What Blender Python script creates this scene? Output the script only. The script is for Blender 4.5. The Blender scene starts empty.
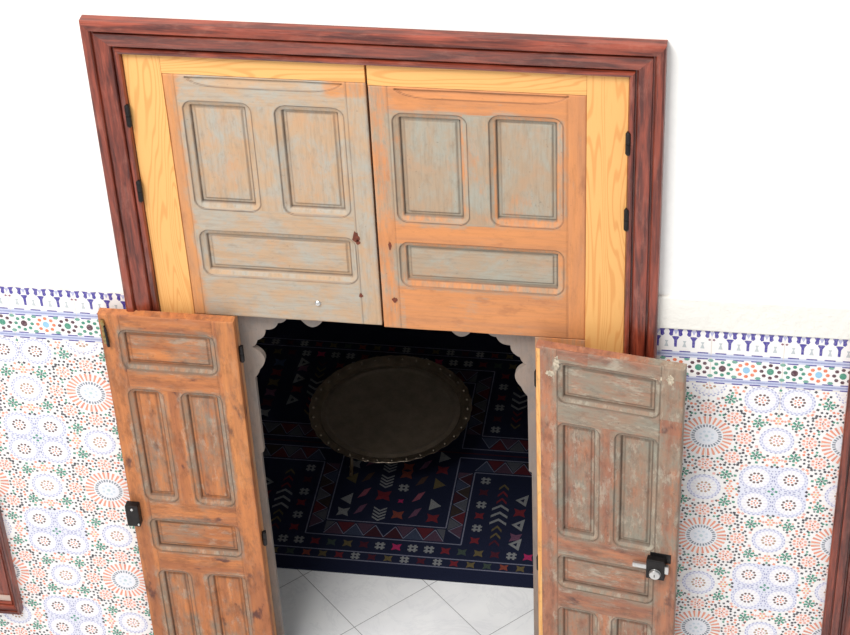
import bpy, bmesh, math, random
import numpy as np
from mathutils import Matrix, Vector

random.seed(7)
rng = np.random.default_rng(5)
SC = bpy.context.scene
COL = SC.collection
PI = math.pi


def srgb(r, g, b):
    f = lambda c: (c / 255 / 12.92) if c / 255 <= .04045 else ((c / 255 + .055) / 1.055) ** 2.4
    return (f(r), f(g), f(b), 1.0)


# ------------------------------------------------------------------ helpers
def link(o, parent=None):
    COL.objects.link(o)
    if parent is not None:
        o.parent = parent
    return o


def thing(name, label, cat, loc=(0, 0, 0), rotz=0.0, group=None, kind=None):
    o = bpy.data.objects.new(name, None)
    o.location = loc
    o.rotation_euler = (0, 0, rotz)
    o.empty_display_size = .05
    link(o)
    tag(o, label, cat, group, kind)
    return o


def tag(o, label, cat=None, group=None, kind=None):
    o['label'] = label
    if cat: o['category'] = cat
    if group: o['group'] = group
    if kind: o['kind'] = kind
    return o


def mesh_obj(name, verts, faces, mat, parent=None, smooth=False, cols=None, attr='mask', facecols=None):
    me = bpy.data.meshes.new(name)
    me.from_pydata([tuple(v) for v in verts], [], [tuple(f) for f in faces])
    if cols is not None:
        a = me.color_attributes.new(attr, 'FLOAT_COLOR', 'POINT')
        a.data.foreach_set('color', np.asarray(cols, dtype=np.float32).ravel())
    if facecols is not None:
        a = me.color_attributes.new(attr, 'FLOAT_COLOR', 'CORNER')
        out = np.empty((len(me.loops), 4), dtype=np.float32)
        for p, c in zip(me.polygons, facecols):
            out[p.loop_start:p.loop_start + p.loop_total] = c
        a.data.foreach_set('color', out.ravel())
    if smooth:
        me.polygons.foreach_set('use_smooth', [True] * len(me.polygons))
    me.materials.append(mat)
    me.update()
    return link(bpy.data.objects.new(name, me), parent)


def box_geo(x0, x1, y0, y1, z0, z1):
    v = [(x0, y0, z0), (x1, y0, z0), (x1, y1, z0), (x0, y1, z0), (x0, y0, z1), (x1, y0, z1), (x1, y1, z1), (x0, y1, z1)]
    f = [(0, 3, 2, 1), (4, 5, 6, 7), (0, 1, 5, 4), (1, 2, 6, 5), (2, 3, 7, 6), (3, 0, 4, 7)]
    return v, f


def merge(geos):
    V, Fs = [], []
    for v, f in geos:
        n = len(V)
        V += list(v)
        Fs += [tuple(i + n for i in q) for q in f]
    return V, Fs


def bevel(o, w, seg=2):
    m = o.modifiers.new('bevel', 'BEVEL')
    m.width = w
    m.segments = seg
    m.limit_method = 'ANGLE'
    return o


def box(name, x0, x1, y0, y1, z0, z1, mat, parent=None, bev=0.0, mask=None):
    v, f = box_geo(x0, x1, y0, y1, z0, z1)
    o = mesh_obj(name, v, f, mat, parent, cols=None if mask is None else [mask] * len(v))
    if bev: bevel(o, bev)
    return o


def lathe_geo(prof, seg=24, axis='z', cen=(0, 0, 0), wob=None):
    V, Fs = [], []
    n = len(prof)
    for i in range(seg):
        a = 2 * PI * i / seg
        for j, (r, h) in enumerate(prof):
            rr = r if wob is None else wob(a, r)
            x, y, z = rr * math.cos(a), rr * math.sin(a), h
            if axis == 'y': x, y, z = x, z, y
            if axis == 'x': x, y, z = z, x, y
            V.append((cen[0] + x, cen[1] + y, cen[2] + z))
    for i in range(seg):
        k = (i + 1) % seg
        for j in range(n - 1):
            Fs.append((i * n + j, k * n + j, k * n + j + 1, i * n + j + 1))
    return V, Fs


def tube_geo(p0, p1, r0, r1=None, seg=12):
    r1 = r0 if r1 is None else r1
    p0, p1 = Vector(p0), Vector(p1)
    d = (p1 - p0).normalized()
    q = d.to_track_quat('Z', 'Y')
    V, Fs = [], []
    for p, r in ((p0, r0), (p1, r1)):
        for i in range(seg):
            a = 2 * PI * i / seg
            V.append(tuple(p + q @ Vector((r * math.cos(a), r * math.sin(a), 0))))
    for i in range(seg):
        k = (i + 1) % seg
        Fs.append((i, k, seg + k, seg + i))
    Fs.append(tuple(range(seg))[::-1])
    Fs.append(tuple(range(seg, 2 * seg)))
    return V, Fs


# ------------------------------------------------------------------ material helpers
class NT:
    def __init__(s, name):
        s.m = bpy.data.materials.new(name)
        s.m.use_nodes = True
        s.t = s.m.node_tree
        s.t.nodes.clear()
        s.out = s.t.nodes.new('ShaderNodeOutputMaterial')
        s.b = s.t.nodes.new('ShaderNodeBsdfPrincipled')
        s.t.links.new(s.b.outputs[0], s.out.inputs[0])

    def n(s, t, **k):
        nd = s.t.nodes.new(t)
        for a, b in k.items(): setattr(nd, a, b)
        return nd

    def l(s, a, b):
        if isinstance(a, (int, float)):
            b.default_value = a
        elif isinstance(a, tuple):
            b.default_value = a
        else:
            s.t.links.new(a, b)

    def coord(s):
        return s.n('ShaderNodeTexCoord').outputs['Object']

    def map(s, v, scale, loc=(0, 0, 0)):
        m = s.n('ShaderNodeMapping')
        m.inputs['Scale'].default_value = scale
        m.inputs['Location'].default_value = loc
        s.l(v, m.inputs['Vector'])
        return m.outputs[0]

    def noise(s, v, scale=5, det=4, rough=.55, dist=0.0):
        t = s.n('ShaderNodeTexNoise')
        t.inputs['Scale'].default_value = scale
        t.inputs['Detail'].default_value = det
        t.inputs['Roughness'].default_value = rough
        t.inputs['Distortion'].default_value = dist
        s.l(v, t.inputs['Vector'])
        return t.outputs['Fac']

    def math(s, op, a, b=0.0, c=None, clamp=False):
        m = s.n('ShaderNodeMath', operation=op)
        m.use_clamp = clamp
        s.l(a, m.inputs[0]); s.l(b, m.inputs[1])
        if c is not None: s.l(c, m.inputs[2])
        return m.outputs[0]

    def ramp(s, v, a, b, x=0.0, y=1.0):
        m = s.n('ShaderNodeMapRange')
        m.interpolation_type = 'SMOOTHSTEP'
        s.l(v, m.inputs[0]); s.l(a, m.inputs[1]); s.l(b, m.inputs[2]); s.l(x, m.inputs[3]); s.l(y, m.inputs[4])
        return m.outputs[0]

    def mix(s, f, a, b, blend='MIX'):
        m = s.n('ShaderNodeMix', data_type='RGBA', blend_type=blend)
        s.l(f, m.inputs[0]); s.l(a, m.inputs[6]); s.l(b, m.inputs[7])
        return m.outputs[2]

    def vmix(s, f, a, b):
        m = s.n('ShaderNodeMix', data_type='VECTOR')
        s.l(f, m.inputs[0]); s.l(a, m.inputs[4]); s.l(b, m.inputs[5])
        return m.outputs[1]

    def bump(s, h, strength=.3, dist=.002):
        b = s.n('ShaderNodeBump')
        b.inputs['Strength'].default_value = strength
        b.inputs['Distance'].default_value = dist
        s.l(h, b.inputs['Height'])
        s.l(b.outputs[0], s.b.inputs['Normal'])


def mat_plain(name, c, rough=.5, metal=0.0, var=.12, scale=30, spec=.5):
    m = NT(name)
    v = m.coord()
    n = m.noise(v, scale, 4)
    dark = tuple([x * (1 - var * 2) for x in c[:3]] + [1])
    m.l(m.mix(m.ramp(n, .3, .7), dark, c), m.b.inputs['Base Color'])
    m.b.inputs['Roughness'].default_value = rough
    m.b.inputs['Metallic'].default_value = metal
    m.b.inputs['Specular IOR Level'].default_value = spec
    m.bump(n, .15, .001)
    return m.m


def mat_wood(name, wa, wb, pat_a, pat_b, stain, stain_amt=.5, seed=0.0, pat_bias=0.0, pale=0.0):
    """weathered painted pine driven by the 'mask' attribute: R old paint, G new pine, B grime and painted crease shade, A vertical grain"""
    m = NT(name)
    v = m.map(m.coord(), (1, 1, 1), (seed, seed * .7, seed * 1.3))
    at = m.n('ShaderNodeAttribute', attribute_name='mask')
    sp = m.n('ShaderNodeSeparateColor')
    m.l(at.outputs['Color'], sp.inputs[0])
    R, G, B = sp.outputs
    A = at.outputs['Alpha']
    g = m.vmix(A, m.map(v, (3, 30, 42)), m.map(v, (42, 30, 3)))
    fine = m.noise(g, 3.2, 5, .65)
    wide = m.noise(g, .7, 4, .6, .6)
    blot = m.noise(v, 9, 5, .62)
    big = m.noise(v, 4.3, 3, .5)
    spk = m.noise(v, 95, 3, .6)
    # bare old wood
    wood = m.mix(m.ramp(wide, .3, .72), wa, wb)
    wood = m.mix(m.ramp(fine, .45, .8, 0, .35), wood, tuple([c * .5 for c in wa[:3]] + [1]))
    # knots and dark smudges
    sm = m.noise(m.vmix(A, m.map(v, (9, 9, 17)), m.map(v, (17, 9, 8))), 1.3, 4, .6)
    wood = m.mix(m.ramp(sm, .58, .72, 0, stain_amt), wood, stain)
    mo2 = m.noise(m.vmix(A, m.map(v, (1, 2, 3)), m.map(v, (3, 2, 1))), 11, 6, .72)
    wood = m.mix(m.ramp(mo2, .47, .66, 0, stain_amt * .6), wood, tuple([c * .52 for c in wb[:3]] + [1]))
    # new pine with cathedral grain
    pg = m.noise(m.vmix(A, m.map(v, (.9, 5, 9)), m.map(v, (9, 5, .9))), 1.1, 2, .4, .3)
    ring = m.math('SINE', m.math('MULTIPLY', pg, 150.0))
    pine = m.mix(m.ramp(ring, .2, 1.0, 0, .62), srgb(228, 172, 104), srgb(212, 142, 78))
    pine = m.mix(m.ramp(fine, .5, .8, 0, .25), pine, srgb(214, 140, 74))
    kn = m.n('ShaderNodeTexVoronoi')
    m.l(m.vmix(A, m.map(v, (4, 1, 11)), m.map(v, (11, 1, 4))), kn.inputs['Vector'])
    kn.inputs['Scale'].default_value = 1.0
    pine = m.mix(m.ramp(kn.outputs['Distance'], .05, .1, .8, 0), pine, srgb(150, 84, 44))
    wood = m.mix(m.ramp(G, .3, .7), wood, pine)
    # patina: tan-grey with drifts of pale blue
    drift = m.noise(m.vmix(A, m.map(v, (1, 1, 1.8)), m.map(v, (1.8, 1, 1))), 7.5, 6, .68, .5)
    mot = m.noise(m.vmix(A, m.map(v, (1, 1, 2.4)), m.map(v, (2.4, 1, 1))), 22, 6, .7)
    paint = m.mix(m.ramp(m.math('ADD', m.math('MULTIPLY', drift, .75), m.math('MULTIPLY', mot, .25)), .40, .62), pat_a, pat_b)
    paint = m.mix(m.ramp(fine, .42, .75, 0, .42), paint, tuple([c * .62 for c in pat_a[:3]] + [1]))
    paint = m.mix(m.ramp(mot, .5, .74, 0, .5), paint, tuple([c * .60 for c in pat_a[:3]] + [1]))
    # faint warm undertone where the paint is thin
    warm = tuple([(x * .55 + y * .45) for x, y in zip(wa[:3], pat_a[:3])] + [1])
    paint = m.mix(m.ramp(m.noise(v, 13, 5, .65), .5, .72, 0, .3), paint, warm)
    cov = m.math('ADD', m.math('ADD', R, m.math('MULTIPLY', m.math('SUBTRACT', blot, .5), 1.5)),
                 m.math('ADD', m.math('MULTIPLY', m.math('SUBTRACT', fine, .5), .8), m.math('MULTIPLY', m.math('SUBTRACT', mot, .5), .9)))
    cov = m.ramp(cov, .14 - pat_bias, .86 - pat_bias, 0, .95)
    cov = m.math('MULTIPLY', cov, m.math('SUBTRACT', 1.0, m.ramp(G, .3, .7)))
    c = m.mix(cov, wood, paint)
    if pale > 0:
        pl = m.noise(m.vmix(A, m.map(v, (1, 2, 2.6)), m.map(v, (2.6, 2, 1))), 12, 7, .75)
        c = m.mix(m.math('MULTIPLY', m.ramp(pl, .53, .62, 0, pale), m.ramp(R, .1, .5, .25, 1)), c, srgb(186, 178, 160))
        dk = m.noise(m.vmix(A, m.map(v, (1, 2, 2.2), (3, 1, 5)), m.map(v, (2.2, 2, 1), (3, 1, 5))), 15, 7, .75)
        c = m.mix(m.ramp(dk, .50, .68, 0, .42), c, srgb(104, 78, 66))
    # grime, with shade of the panel creases put into the colour
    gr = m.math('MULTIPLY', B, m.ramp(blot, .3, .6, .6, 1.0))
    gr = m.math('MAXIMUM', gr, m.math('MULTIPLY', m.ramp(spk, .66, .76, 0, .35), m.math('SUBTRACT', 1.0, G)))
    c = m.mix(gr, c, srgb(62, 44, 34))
    m.l(c, m.b.inputs['Base Color'])
    m.b.inputs['Roughness'].default_value = .62
    m.b.inputs['Specular IOR Level'].default_value = .3
    h = m.math('ADD', m.math('MULTIPLY', fine, .7), m.math('MULTIPLY', cov, .5))
    m.bump(h, .45, .0015)
    return m.m


def mat_mahogany():
    m = NT('mahogany')
    v = m.coord()
    at = m.n('ShaderNodeAttribute', attribute_name='mask')
    A = at.outputs['Alpha']
    g = m.vmix(A, m.map(v, (2.5, 30, 30)), m.map(v, (30, 30, 2.5)))
    a = m.noise(g, 1.6, 5, .65, .4)
    b = m.noise(g, 5, 4, .6)
    c = m.mix(m.ramp(a, .36, .66), srgb(74, 26, 18), srgb(140, 62, 42))
    c = m.mix(m.ramp(b, .55, .75, 0, .45), c, srgb(176, 90, 66))
    c = m.mix(m.ramp(m.noise(m.vmix(A, m.map(v, (1, 2, 3)), m.map(v, (3, 2, 1))), 9, 6, .75), .50, .70, 0, .35), c, srgb(160, 104, 88))
    m.l(c, m.b.inputs['Base Color'])
    m.b.inputs['Roughness'].default_value = .30
    m.b.inputs['Specular IOR Level'].default_value = .55
    m.bump(m.math('ADD', a, m.math('MULTIPLY', b, .5)), .35, .002)
    return m.m


def mat_attr(name, rough=.5, spec=.5, weave=False, coat=0.0):
    m = NT(name)
    at = m.n('ShaderNodeAttribute', attribute_name='paint')
    v = m.coord()
    if weave:
        w = m.noise(m.map(v, (300, 60, 1)), 2.0, 3, .7)
        c = m.mix(m.ramp(w, .3, .75, 0, .55), at.outputs['Color'], (0.004, 0.005, 0.010, 1))
        m.bump(w, .6, .002)
    else:
        w = m.noise(v, 160, 3, .6)
        c = m.mix(m.ramp(w, .4, .85, 0, .28), at.outputs['Color'], (0.80, 0.77, 0.74, 1))
    m.l(c, m.b.inputs['Base Color'])
    m.b.inputs['Roughness'].default_value = rough
    m.b.inputs['Specular IOR Level'].default_value = spec
    return m.m


def mat_marble():
    m = NT('marble_floor')
    v = m.coord()
    s = m.n('ShaderNodeSeparateXYZ')
    m.l(v, s.inputs[0])
    k = 1 / math.sqrt(2) / .3145

    def line(e, off):
        t = m.math('ADD', m.math('MULTIPLY', e, k), off)
        f = m.math('FRACT', t)
        d = m.math('ABSOLUTE', m.math('SUBTRACT', f, .5))
        return m.ramp(d, .4945, .498, 0, 1)
    a = line(m.math('ADD', s.outputs[0], s.outputs[1]), -.009 / .3145)
    b = line(m.math('SUBTRACT', s.outputs[0], s.outputs[1]), .024 / .3145)
    j = m.math('MAXIMUM', a, b)
    vn = m.noise(v, 3.2, 8, .7, 1.6)
    vein = m.ramp(m.math('ABSOLUTE', m.math('SUBTRACT', vn, .5)), 0.0, .03, .16, 0)
    c = m.mix(m.ramp(m.noise(v, 6, 5), .3, .7), srgb(240, 240, 242), srgb(250, 250, 250))
    c = m.mix(vein, c, srgb(196, 198, 204))
    c = m.mix(j, c, srgb(150, 150, 152))
    m.l(c, m.b.inputs['Base Color'])
    m.b.inputs['Roughness'].default_value = .3
    m.bump(m.math('SUBTRACT', 1.0, j), .3, .001)
    return m.m


def mat_plaster(name, c, rough=.9, b=.1):
    m = NT(name)
    v = m.coord()
    n = m.noise(v, 40, 6, .6)
    m.l(m.mix(m.ramp(n, .3, .7), tuple([x * .97 for x in c[:3]] + [1]), c), m.b.inputs['Base Color'])
    m.b.inputs['Roughness'].default_value = rough
    m.b.inputs['Specular IOR Level'].default_value = .2
    m.bump(n, b, .004)
    return m.m


def mat_bronze():
    m = NT('tarnished_bronze')
    v = m.coord()
    n = m.noise(v, 18, 6, .65)
    vo = m.n('ShaderNodeTexVoronoi', feature='DISTANCE_TO_EDGE')
    vo.inputs['Scale'].default_value = 55
    m.l(v, vo.inputs['Vector'])
    c = m.mix(m.ramp(n, .3, .7), srgb(124, 112, 98), srgb(146, 132, 116))
    c = m.mix(m.ramp(vo.outputs[0], 0, .05, .2, 0), c, srgb(80, 70, 58))
    m.l(c, m.b.inputs['Base Color'])
    m.b.inputs['Metallic'].default_value = .55
    m.l(m.ramp(n, .3, .7, .3, .45), m.b.inputs['Roughness'])
    m.bump(m.math('ADD', vo.outputs[0], n), .12, .001)
    return m.m


M_WALL = mat_plaster('white_plaster', srgb(247, 245, 241))
M_LEDGE = mat_plaster('rough_plaster', srgb(236, 232, 224), b=1.0)
M_INT = mat_plaster('interior_plaster', srgb(214, 206, 196))
M_FLOOR = mat_marble()
M_MAH = mat_mahogany()
M_TILE = mat_attr('glazed_tile', rough=.28, spec=.5)
M_RUG = mat_attr('woven_wool', rough=.95, spec=.1, weave=True)
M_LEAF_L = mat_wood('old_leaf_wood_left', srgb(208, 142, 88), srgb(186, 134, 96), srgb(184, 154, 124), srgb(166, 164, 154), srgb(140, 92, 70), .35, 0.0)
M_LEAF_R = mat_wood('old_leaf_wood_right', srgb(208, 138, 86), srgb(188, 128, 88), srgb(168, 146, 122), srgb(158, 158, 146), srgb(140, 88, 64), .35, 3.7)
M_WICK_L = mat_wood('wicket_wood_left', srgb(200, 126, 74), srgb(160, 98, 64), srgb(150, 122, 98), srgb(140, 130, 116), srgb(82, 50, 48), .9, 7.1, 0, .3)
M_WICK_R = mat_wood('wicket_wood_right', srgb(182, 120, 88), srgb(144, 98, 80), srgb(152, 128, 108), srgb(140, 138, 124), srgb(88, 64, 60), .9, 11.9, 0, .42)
M_IRON = mat_plain('black_iron', srgb(38, 34, 34), .45, .6, .25, 60)
M_STEEL = mat_plain('steel', srgb(205, 203, 200), .28, .9, .08, 60)
M_BRASS = mat_plain('old_brass', srgb(170, 146, 96), .4, .8, .25, 80)
M_RUST = mat_plain('rust', srgb(120, 58, 38), .8, .1, .2, 90)
M_BRONZE = mat_bronze()
M_LEGW = mat_plain('turned_wood', srgb(92, 74, 52), .5, 0, .2, 30)
M_GLASS = mat_plain('dark_glass', srgb(40, 34, 34), .08, 0, .05, 3, .6)
M_SILL = mat_plain('pale_sill', srgb(214, 190, 176), .6, 0, .08, 10)

# ------------------------------------------------------------------ room shell
TB = 1.591     # top of the tiling
# front wall with the doorway hole
DX0, DX1, DZ = -.700, .712, 2.455
WT = .25
HOLES = [(-2.03, -1.312, .242, 1.10), (1.345, 2.01, .262, 1.56)]
g = [box_geo(DX0, DX1, .004, WT, DZ, 3.9)]
for (a0, a1), (hx0, hx1, hz0, hz1) in (((-3.4, DX0), HOLES[0]), ((DX1, 3.4), HOLES[1])):
    g += [box_geo(a0, hx0, .004, WT, 0, 3.9), box_geo(hx1, a1, .004, WT, 0, 3.9), box_geo(hx0, hx1, .004, WT, 0, hz0), box_geo(hx0, hx1, .004, WT, hz1, 3.9)]
o = mesh_obj('wall_front', *merge(g), M_WALL); tag(o, 'bright white plaster courtyard wall above the patterned tiles', 'wall', kind='structure')
# plaster ledge above the tiles on the right
o = box('trim_1', .745, 3.35, -.007, .006, TB, 1.702, M_LEDGE, None, .004)
tag(o, 'slightly raised rough white plaster band above the tiles on the right', 'plaster band', kind='structure')
# ground, one marble floor inside and out
o = box('floor', -3.4, 3.4, -6.5, 3.4, -.1, 0, M_FLOOR)
tag(o, 'white marble floor tiles laid diagonally', 'floor', kind='structure')
g = [box_geo(-2.3, -2.2, WT, 3.2, 0, 2.8)]
for nm, q, lb in (('wall_left', (-2.3, -2.2, WT, 3.2, 0, 2.8), 'dim side wall of the inner room, left'),
                  ('wall_right', (2.2, 2.3, WT, 3.2, 0, 2.8), 'dim side wall of the inner room, right'),
                  ('wall_back', (-2.3, 2.3, 3.2, 3.3, 0, 2.8), 'dim back wall of the inner room'),
                  ('ceiling', (-2.3, 2.3, WT, 3.3, 2.8, 2.9), 'ceiling of the inner room')):
    o = box(nm, *q, M_INT)
    tag(o, lb, 'ceiling' if nm == 'ceiling' else 'wall', kind='structure')


# ------------------------------------------------------------------ flat inlay builder
class Inlay:
    """coloured polygons lying in a plane; map2 turns (u, v, lift) into a point"""
    def __init__(s, map2):
        s.map2 = map2; s.V = []; s.F = []; s.C = []; s.bounds = None; s.hole = None; s.layer = 1

    def poly(s, pts, c, lift=None):
        if s.bounds:
            cx = sum(p[0] for p in pts) / len(pts); cy = sum(p[1] for p in pts) / len(pts)
            b = s.bounds
            if not (b[0] <= cx <= b[1] and b[2] <= cy <= b[3]): return
            pts = [(min(max(p[0], b[0]), b[1]), min(max(p[1], b[2]), b[3])) for p in pts]
        if s.hole:
            cx = sum(p[0] for p in pts) / len(pts); cy = sum(p[1] for p in pts) / len(pts)
            H = s.hole
            if H[0] < cx < H[1] and H[2] < cy < H[3]: return
        n = len(s.V)
        h = ((s.layer if lift is None else lift) + (len(s.F) % 13) * .03) * .00025
        s.V += [s.map2(p[0], p[1], h) for p in pts]
        s.F.append(tuple(range(n, n + len(pts))))
        s.C.append(c)

    def rect(s, u0, u1, v0, v1, c, lift=None):
        s.poly([(u0, v0), (u1, v0), (u1, v1), (u0, v1)], c, lift)

    def disc(s, u, v, r, c, n=10, ry=None, rot=0.0, lift=None):
        ry = r if ry is None else ry
        s.poly([(u + r * math.cos(rot + 2 * PI * i / n), v + ry * math.sin(rot + 2 * PI * i / n)) for i in range(n)], c, lift)

    def bar(s, u, v, ang, r0, r1, w0, w1, c, lift=None):
        ca, sa = math.cos(ang), math.sin(ang)
        f = lambda r, t: (u + ca * r - sa * t, v + sa * r + ca * t)
        s.poly([f(r0, -w0), f(r1, -w1), f(r1, w1), f(r0, w0)], c, lift)

    def line(s, p, q, w, c, lift=None):
        d = math.hypot(q[0] - p[0], q[1] - p[1]); a = math.atan2(q[1] - p[1], q[0] - p[0])
        s.bar(p[0], p[1], a, 0, d, w, w, c, lift)

    def build(s, name, mat, parent=None):
        o = mesh_obj(name, s.V, s.F, mat, parent, facecols=s.C, attr='paint')
        return o


WHITE = srgb(240, 236, 233); GROUT = srgb(226, 214, 202); BLK = srgb(44, 40, 52); GRN = srgb(52, 138, 112)
SAL = srgb(232, 148, 118); PNK = srgb(228, 168, 158); LAV = srgb(176, 176, 208); PAL = srgb(206, 208, 226)
MAR = srgb(78, 34, 50); PUR = srgb(66, 54, 146); BLU = srgb(140, 190, 220); ORA = srgb(226, 118, 78); GRB = srgb(110, 128, 142)
CRM = srgb(238, 214, 180); BAND = srgb(150, 156, 194); BRN = srgb(92, 58, 56)


def flower(I, u, v, halo=True, kind=0):
    I.disc(u, v, .0496, srgb(226, 226, 238), 26, lift=1)
    I.disc(u, v, .0385, srgb(241, 238, 238), 22, lift=1.5)
    if halo:
        n = 22
        for ring, (r0, r1, c) in enumerate(((.0395, .0435, srgb(188, 188, 214)), (.0455, .0494, srgb(160, 160, 196)))):
            for i in range(n):
                I.bar(u, v, 2 * PI * (i + .5 * ring) / n, r0, r1, .0032, .0034, c)
    for i in range(16):
        I.bar(u, v, 2 * PI * i / 16, .026, .037, .0012, .0026, srgb(228, 222, 232))
    c = BRN if kind == 0 else srgb(176, 140, 116)
    for i in range(10):
        a = 2 * PI * i / 10
        I.disc(u + .0185 * math.cos(a), v + .0185 * math.sin(a), .0046, c, 5)
    for i in range(5):
        a = 2 * PI * i / 5
        I.disc(u + .009 * math.cos(a), v + .009 * math.sin(a), .0036, SAL if kind == 0 else PNK, 5)
    I.disc(u, v, .003, srgb(160, 70, 60), 5)


def cell(I, cu, cv):
    """one 40 cm repeat of the mosaic: four small flowers in the middle, quarter sunbursts at the corners"""
    I.layer = 2
    taken = []
    I.poly([(cu + .100 * math.copysign(abs(math.cos(t)) ** .55, math.cos(t)), cv + .100 * math.copysign(abs(math.sin(t)) ** .55, math.sin(t))) for t in [2 * PI * i / 40 for i in range(40)]], srgb(222, 222, 234), .5)
    for i in range(9):
        for (p, q) in ((-.08 + .02 * i, .004), (-.08 + .02 * i, -.004), (.004, -.08 + .02 * i), (-.004, -.08 + .02 * i)):
            I.disc(cu + p, cv + q, .0026, srgb(160, 160, 190), 4)
    for a in (-1, 1):
        for b in (-1, 1):
            flower(I, cu + a * .05, cv + b * .05)
            taken.append((a * .05, b * .05, .0555))
    # half-way flowers on the two axes belong to the cell's left and lower edge
    flower(I, cu - .2, cv, True, 1)
    flower(I, cu, cv - .2, True, 1)
    for q in ((.2, 0), (-.2, 0), (0, .2), (0, -.2)): taken.append((q[0], q[1], .0555))
    # sunburst at the lower-left corner
    u, v = cu - .2, cv - .2
    for i in range(28):
        a = 2 * PI * (i + .5) / 28
        I.bar(u, v, a, .048, .075, .0022, .0039, (SAL if i % 3 else srgb(222, 136, 112)))
    for i in range(28):
        a = 2 * PI * i / 28
        I.bar(u, v, a, .034, .0435, .0022, .0028, srgb(130, 142, 152) if i % 2 else srgb(104, 112, 124))
    I.disc(u, v, .046, srgb(236, 234, 238), 26, lift=1)
    I.disc(u, v, .031, srgb(231, 232, 238), 20)
    for i in range(8):
        a = 2 * PI * (i + .5) / 8
        I.disc(u + .018 * math.cos(a), v + .018 * math.sin(a), .0045, srgb(204, 214, 224), 6, lift=3)
    I.disc(u, v, .006, srgb(186, 206, 206), 6, lift=3)
    for a in (-1, 1):
        for b in (-1, 1): taken.append((a * .2, b * .2, .080))
    # eight satellites round the sunburst
    for i in range(8):
        a = PI / 4 * i
        su, sv = u + .1075 * math.cos(a), v + .1075 * math.sin(a)
        I.disc(su, sv, .024, srgb(244, 228, 222), 14, lift=1)
        for k in range(8):
            b = 2 * PI * (k + .5) / 8
            I.disc(su + .0175 * math.cos(b), sv + .0175 * math.sin(b), .0050, SAL if k % 2 else PNK, 5)
        for k in range(5):
            b = 2 * PI * k / 5
            I.disc(su + .0075 * math.cos(b), sv + .0075 * math.sin(b), .0034, ORA, 4)
        I.disc(su, sv, .003, MAR, 4)
        for k in range(13):
            b = 2 * PI * k / 13 + a
            I.disc(su + .0285 * math.cos(b), sv + .0285 * math.sin(b), .0046, BLK, 4)
    for (qa, qb) in ((-1, -1), (-1, 1), (1, -1), (1, 1)):
        for i in range(8):
            a = PI / 4 * i
            x, y = qa * .2 + .1075 * math.cos(a), qb * .2 + .1075 * math.sin(a)
            if abs(x) <= .21 and abs(y) <= .21: taken.append((x, y, .0315))
    # green stars
    for (x, y) in [(a * .055, b * .138) for a in (-1, 1) for b in (-1, 1)] + [(b * .138, a * .055) for a in (-1, 1) for b in (-1, 1)]:
        for k in range(6):
            b = 2 * PI * k / 6 + .3
            I.bar(cu + x, cv + y, b, .0045, .017, .0024, .0044, GRN)
        I.disc(cu + x, cv + y, .0035, BLK, 5)
        for k in range(6):
            b = 2 * PI * (k + .5) / 6 + .3
            I.disc(cu + x + .0185 * math.cos(b), cv + y + .0185 * math.sin(b), .0036, BLK if k % 2 else SAL, 4)
        taken.append((x, y, .022))
    # salmon stars
    for (x, y) in ((0, .125), (0, -.125), (.125, 0), (-.125, 0)):
        for k in range(6):
            b = 2 * PI * k / 6
            I.disc(cu + x + .011 * math.cos(b), cv + y + .011 * math.sin(b), .0044, SAL, 5)
        I.disc(cu + x, cv + y, .004, srgb(244, 206, 130), 5)
        taken.append((x, y, .0165))
    # small tesserae filling in, mirrored eight ways
    for (x, y, c, sz) in FILL:
        for (p, q) in {(x, y), (-x, y), (x, -y), (-x, -y), (y, x), (-y, x), (y, -x), (-y, -x)}:
            ok = all((p - t[0]) ** 2 + (q - t[1]) ** 2 > (t[2] - .002 + .0022) ** 2 for t in taken)
            if ok:
                I.disc(cu + p, cv + q, sz, c, 4, rot=.4 * (x * 97 % 3))


FILL = []
_pts = []
_t = 0
while _t < 9000:
    _t += 1
    x = random.uniform(0, .2); y = random.uniform(0, .2)
    if y > x: continue
    if all((x - a) ** 2 + (y - b) ** 2 > .0104 ** 2 for a, b in _pts) and (abs(x - y) < .002 or abs(x - y) > .0078) and (y > .0055 or y < .0015):
        _pts.append((x, y))
        FILL.append((x, y, random.choice([BLK, BLK, GRN, GRN, SAL, SAL, PNK, MAR, ORA, LAV]), random.uniform(.0046, .0058)))


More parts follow.
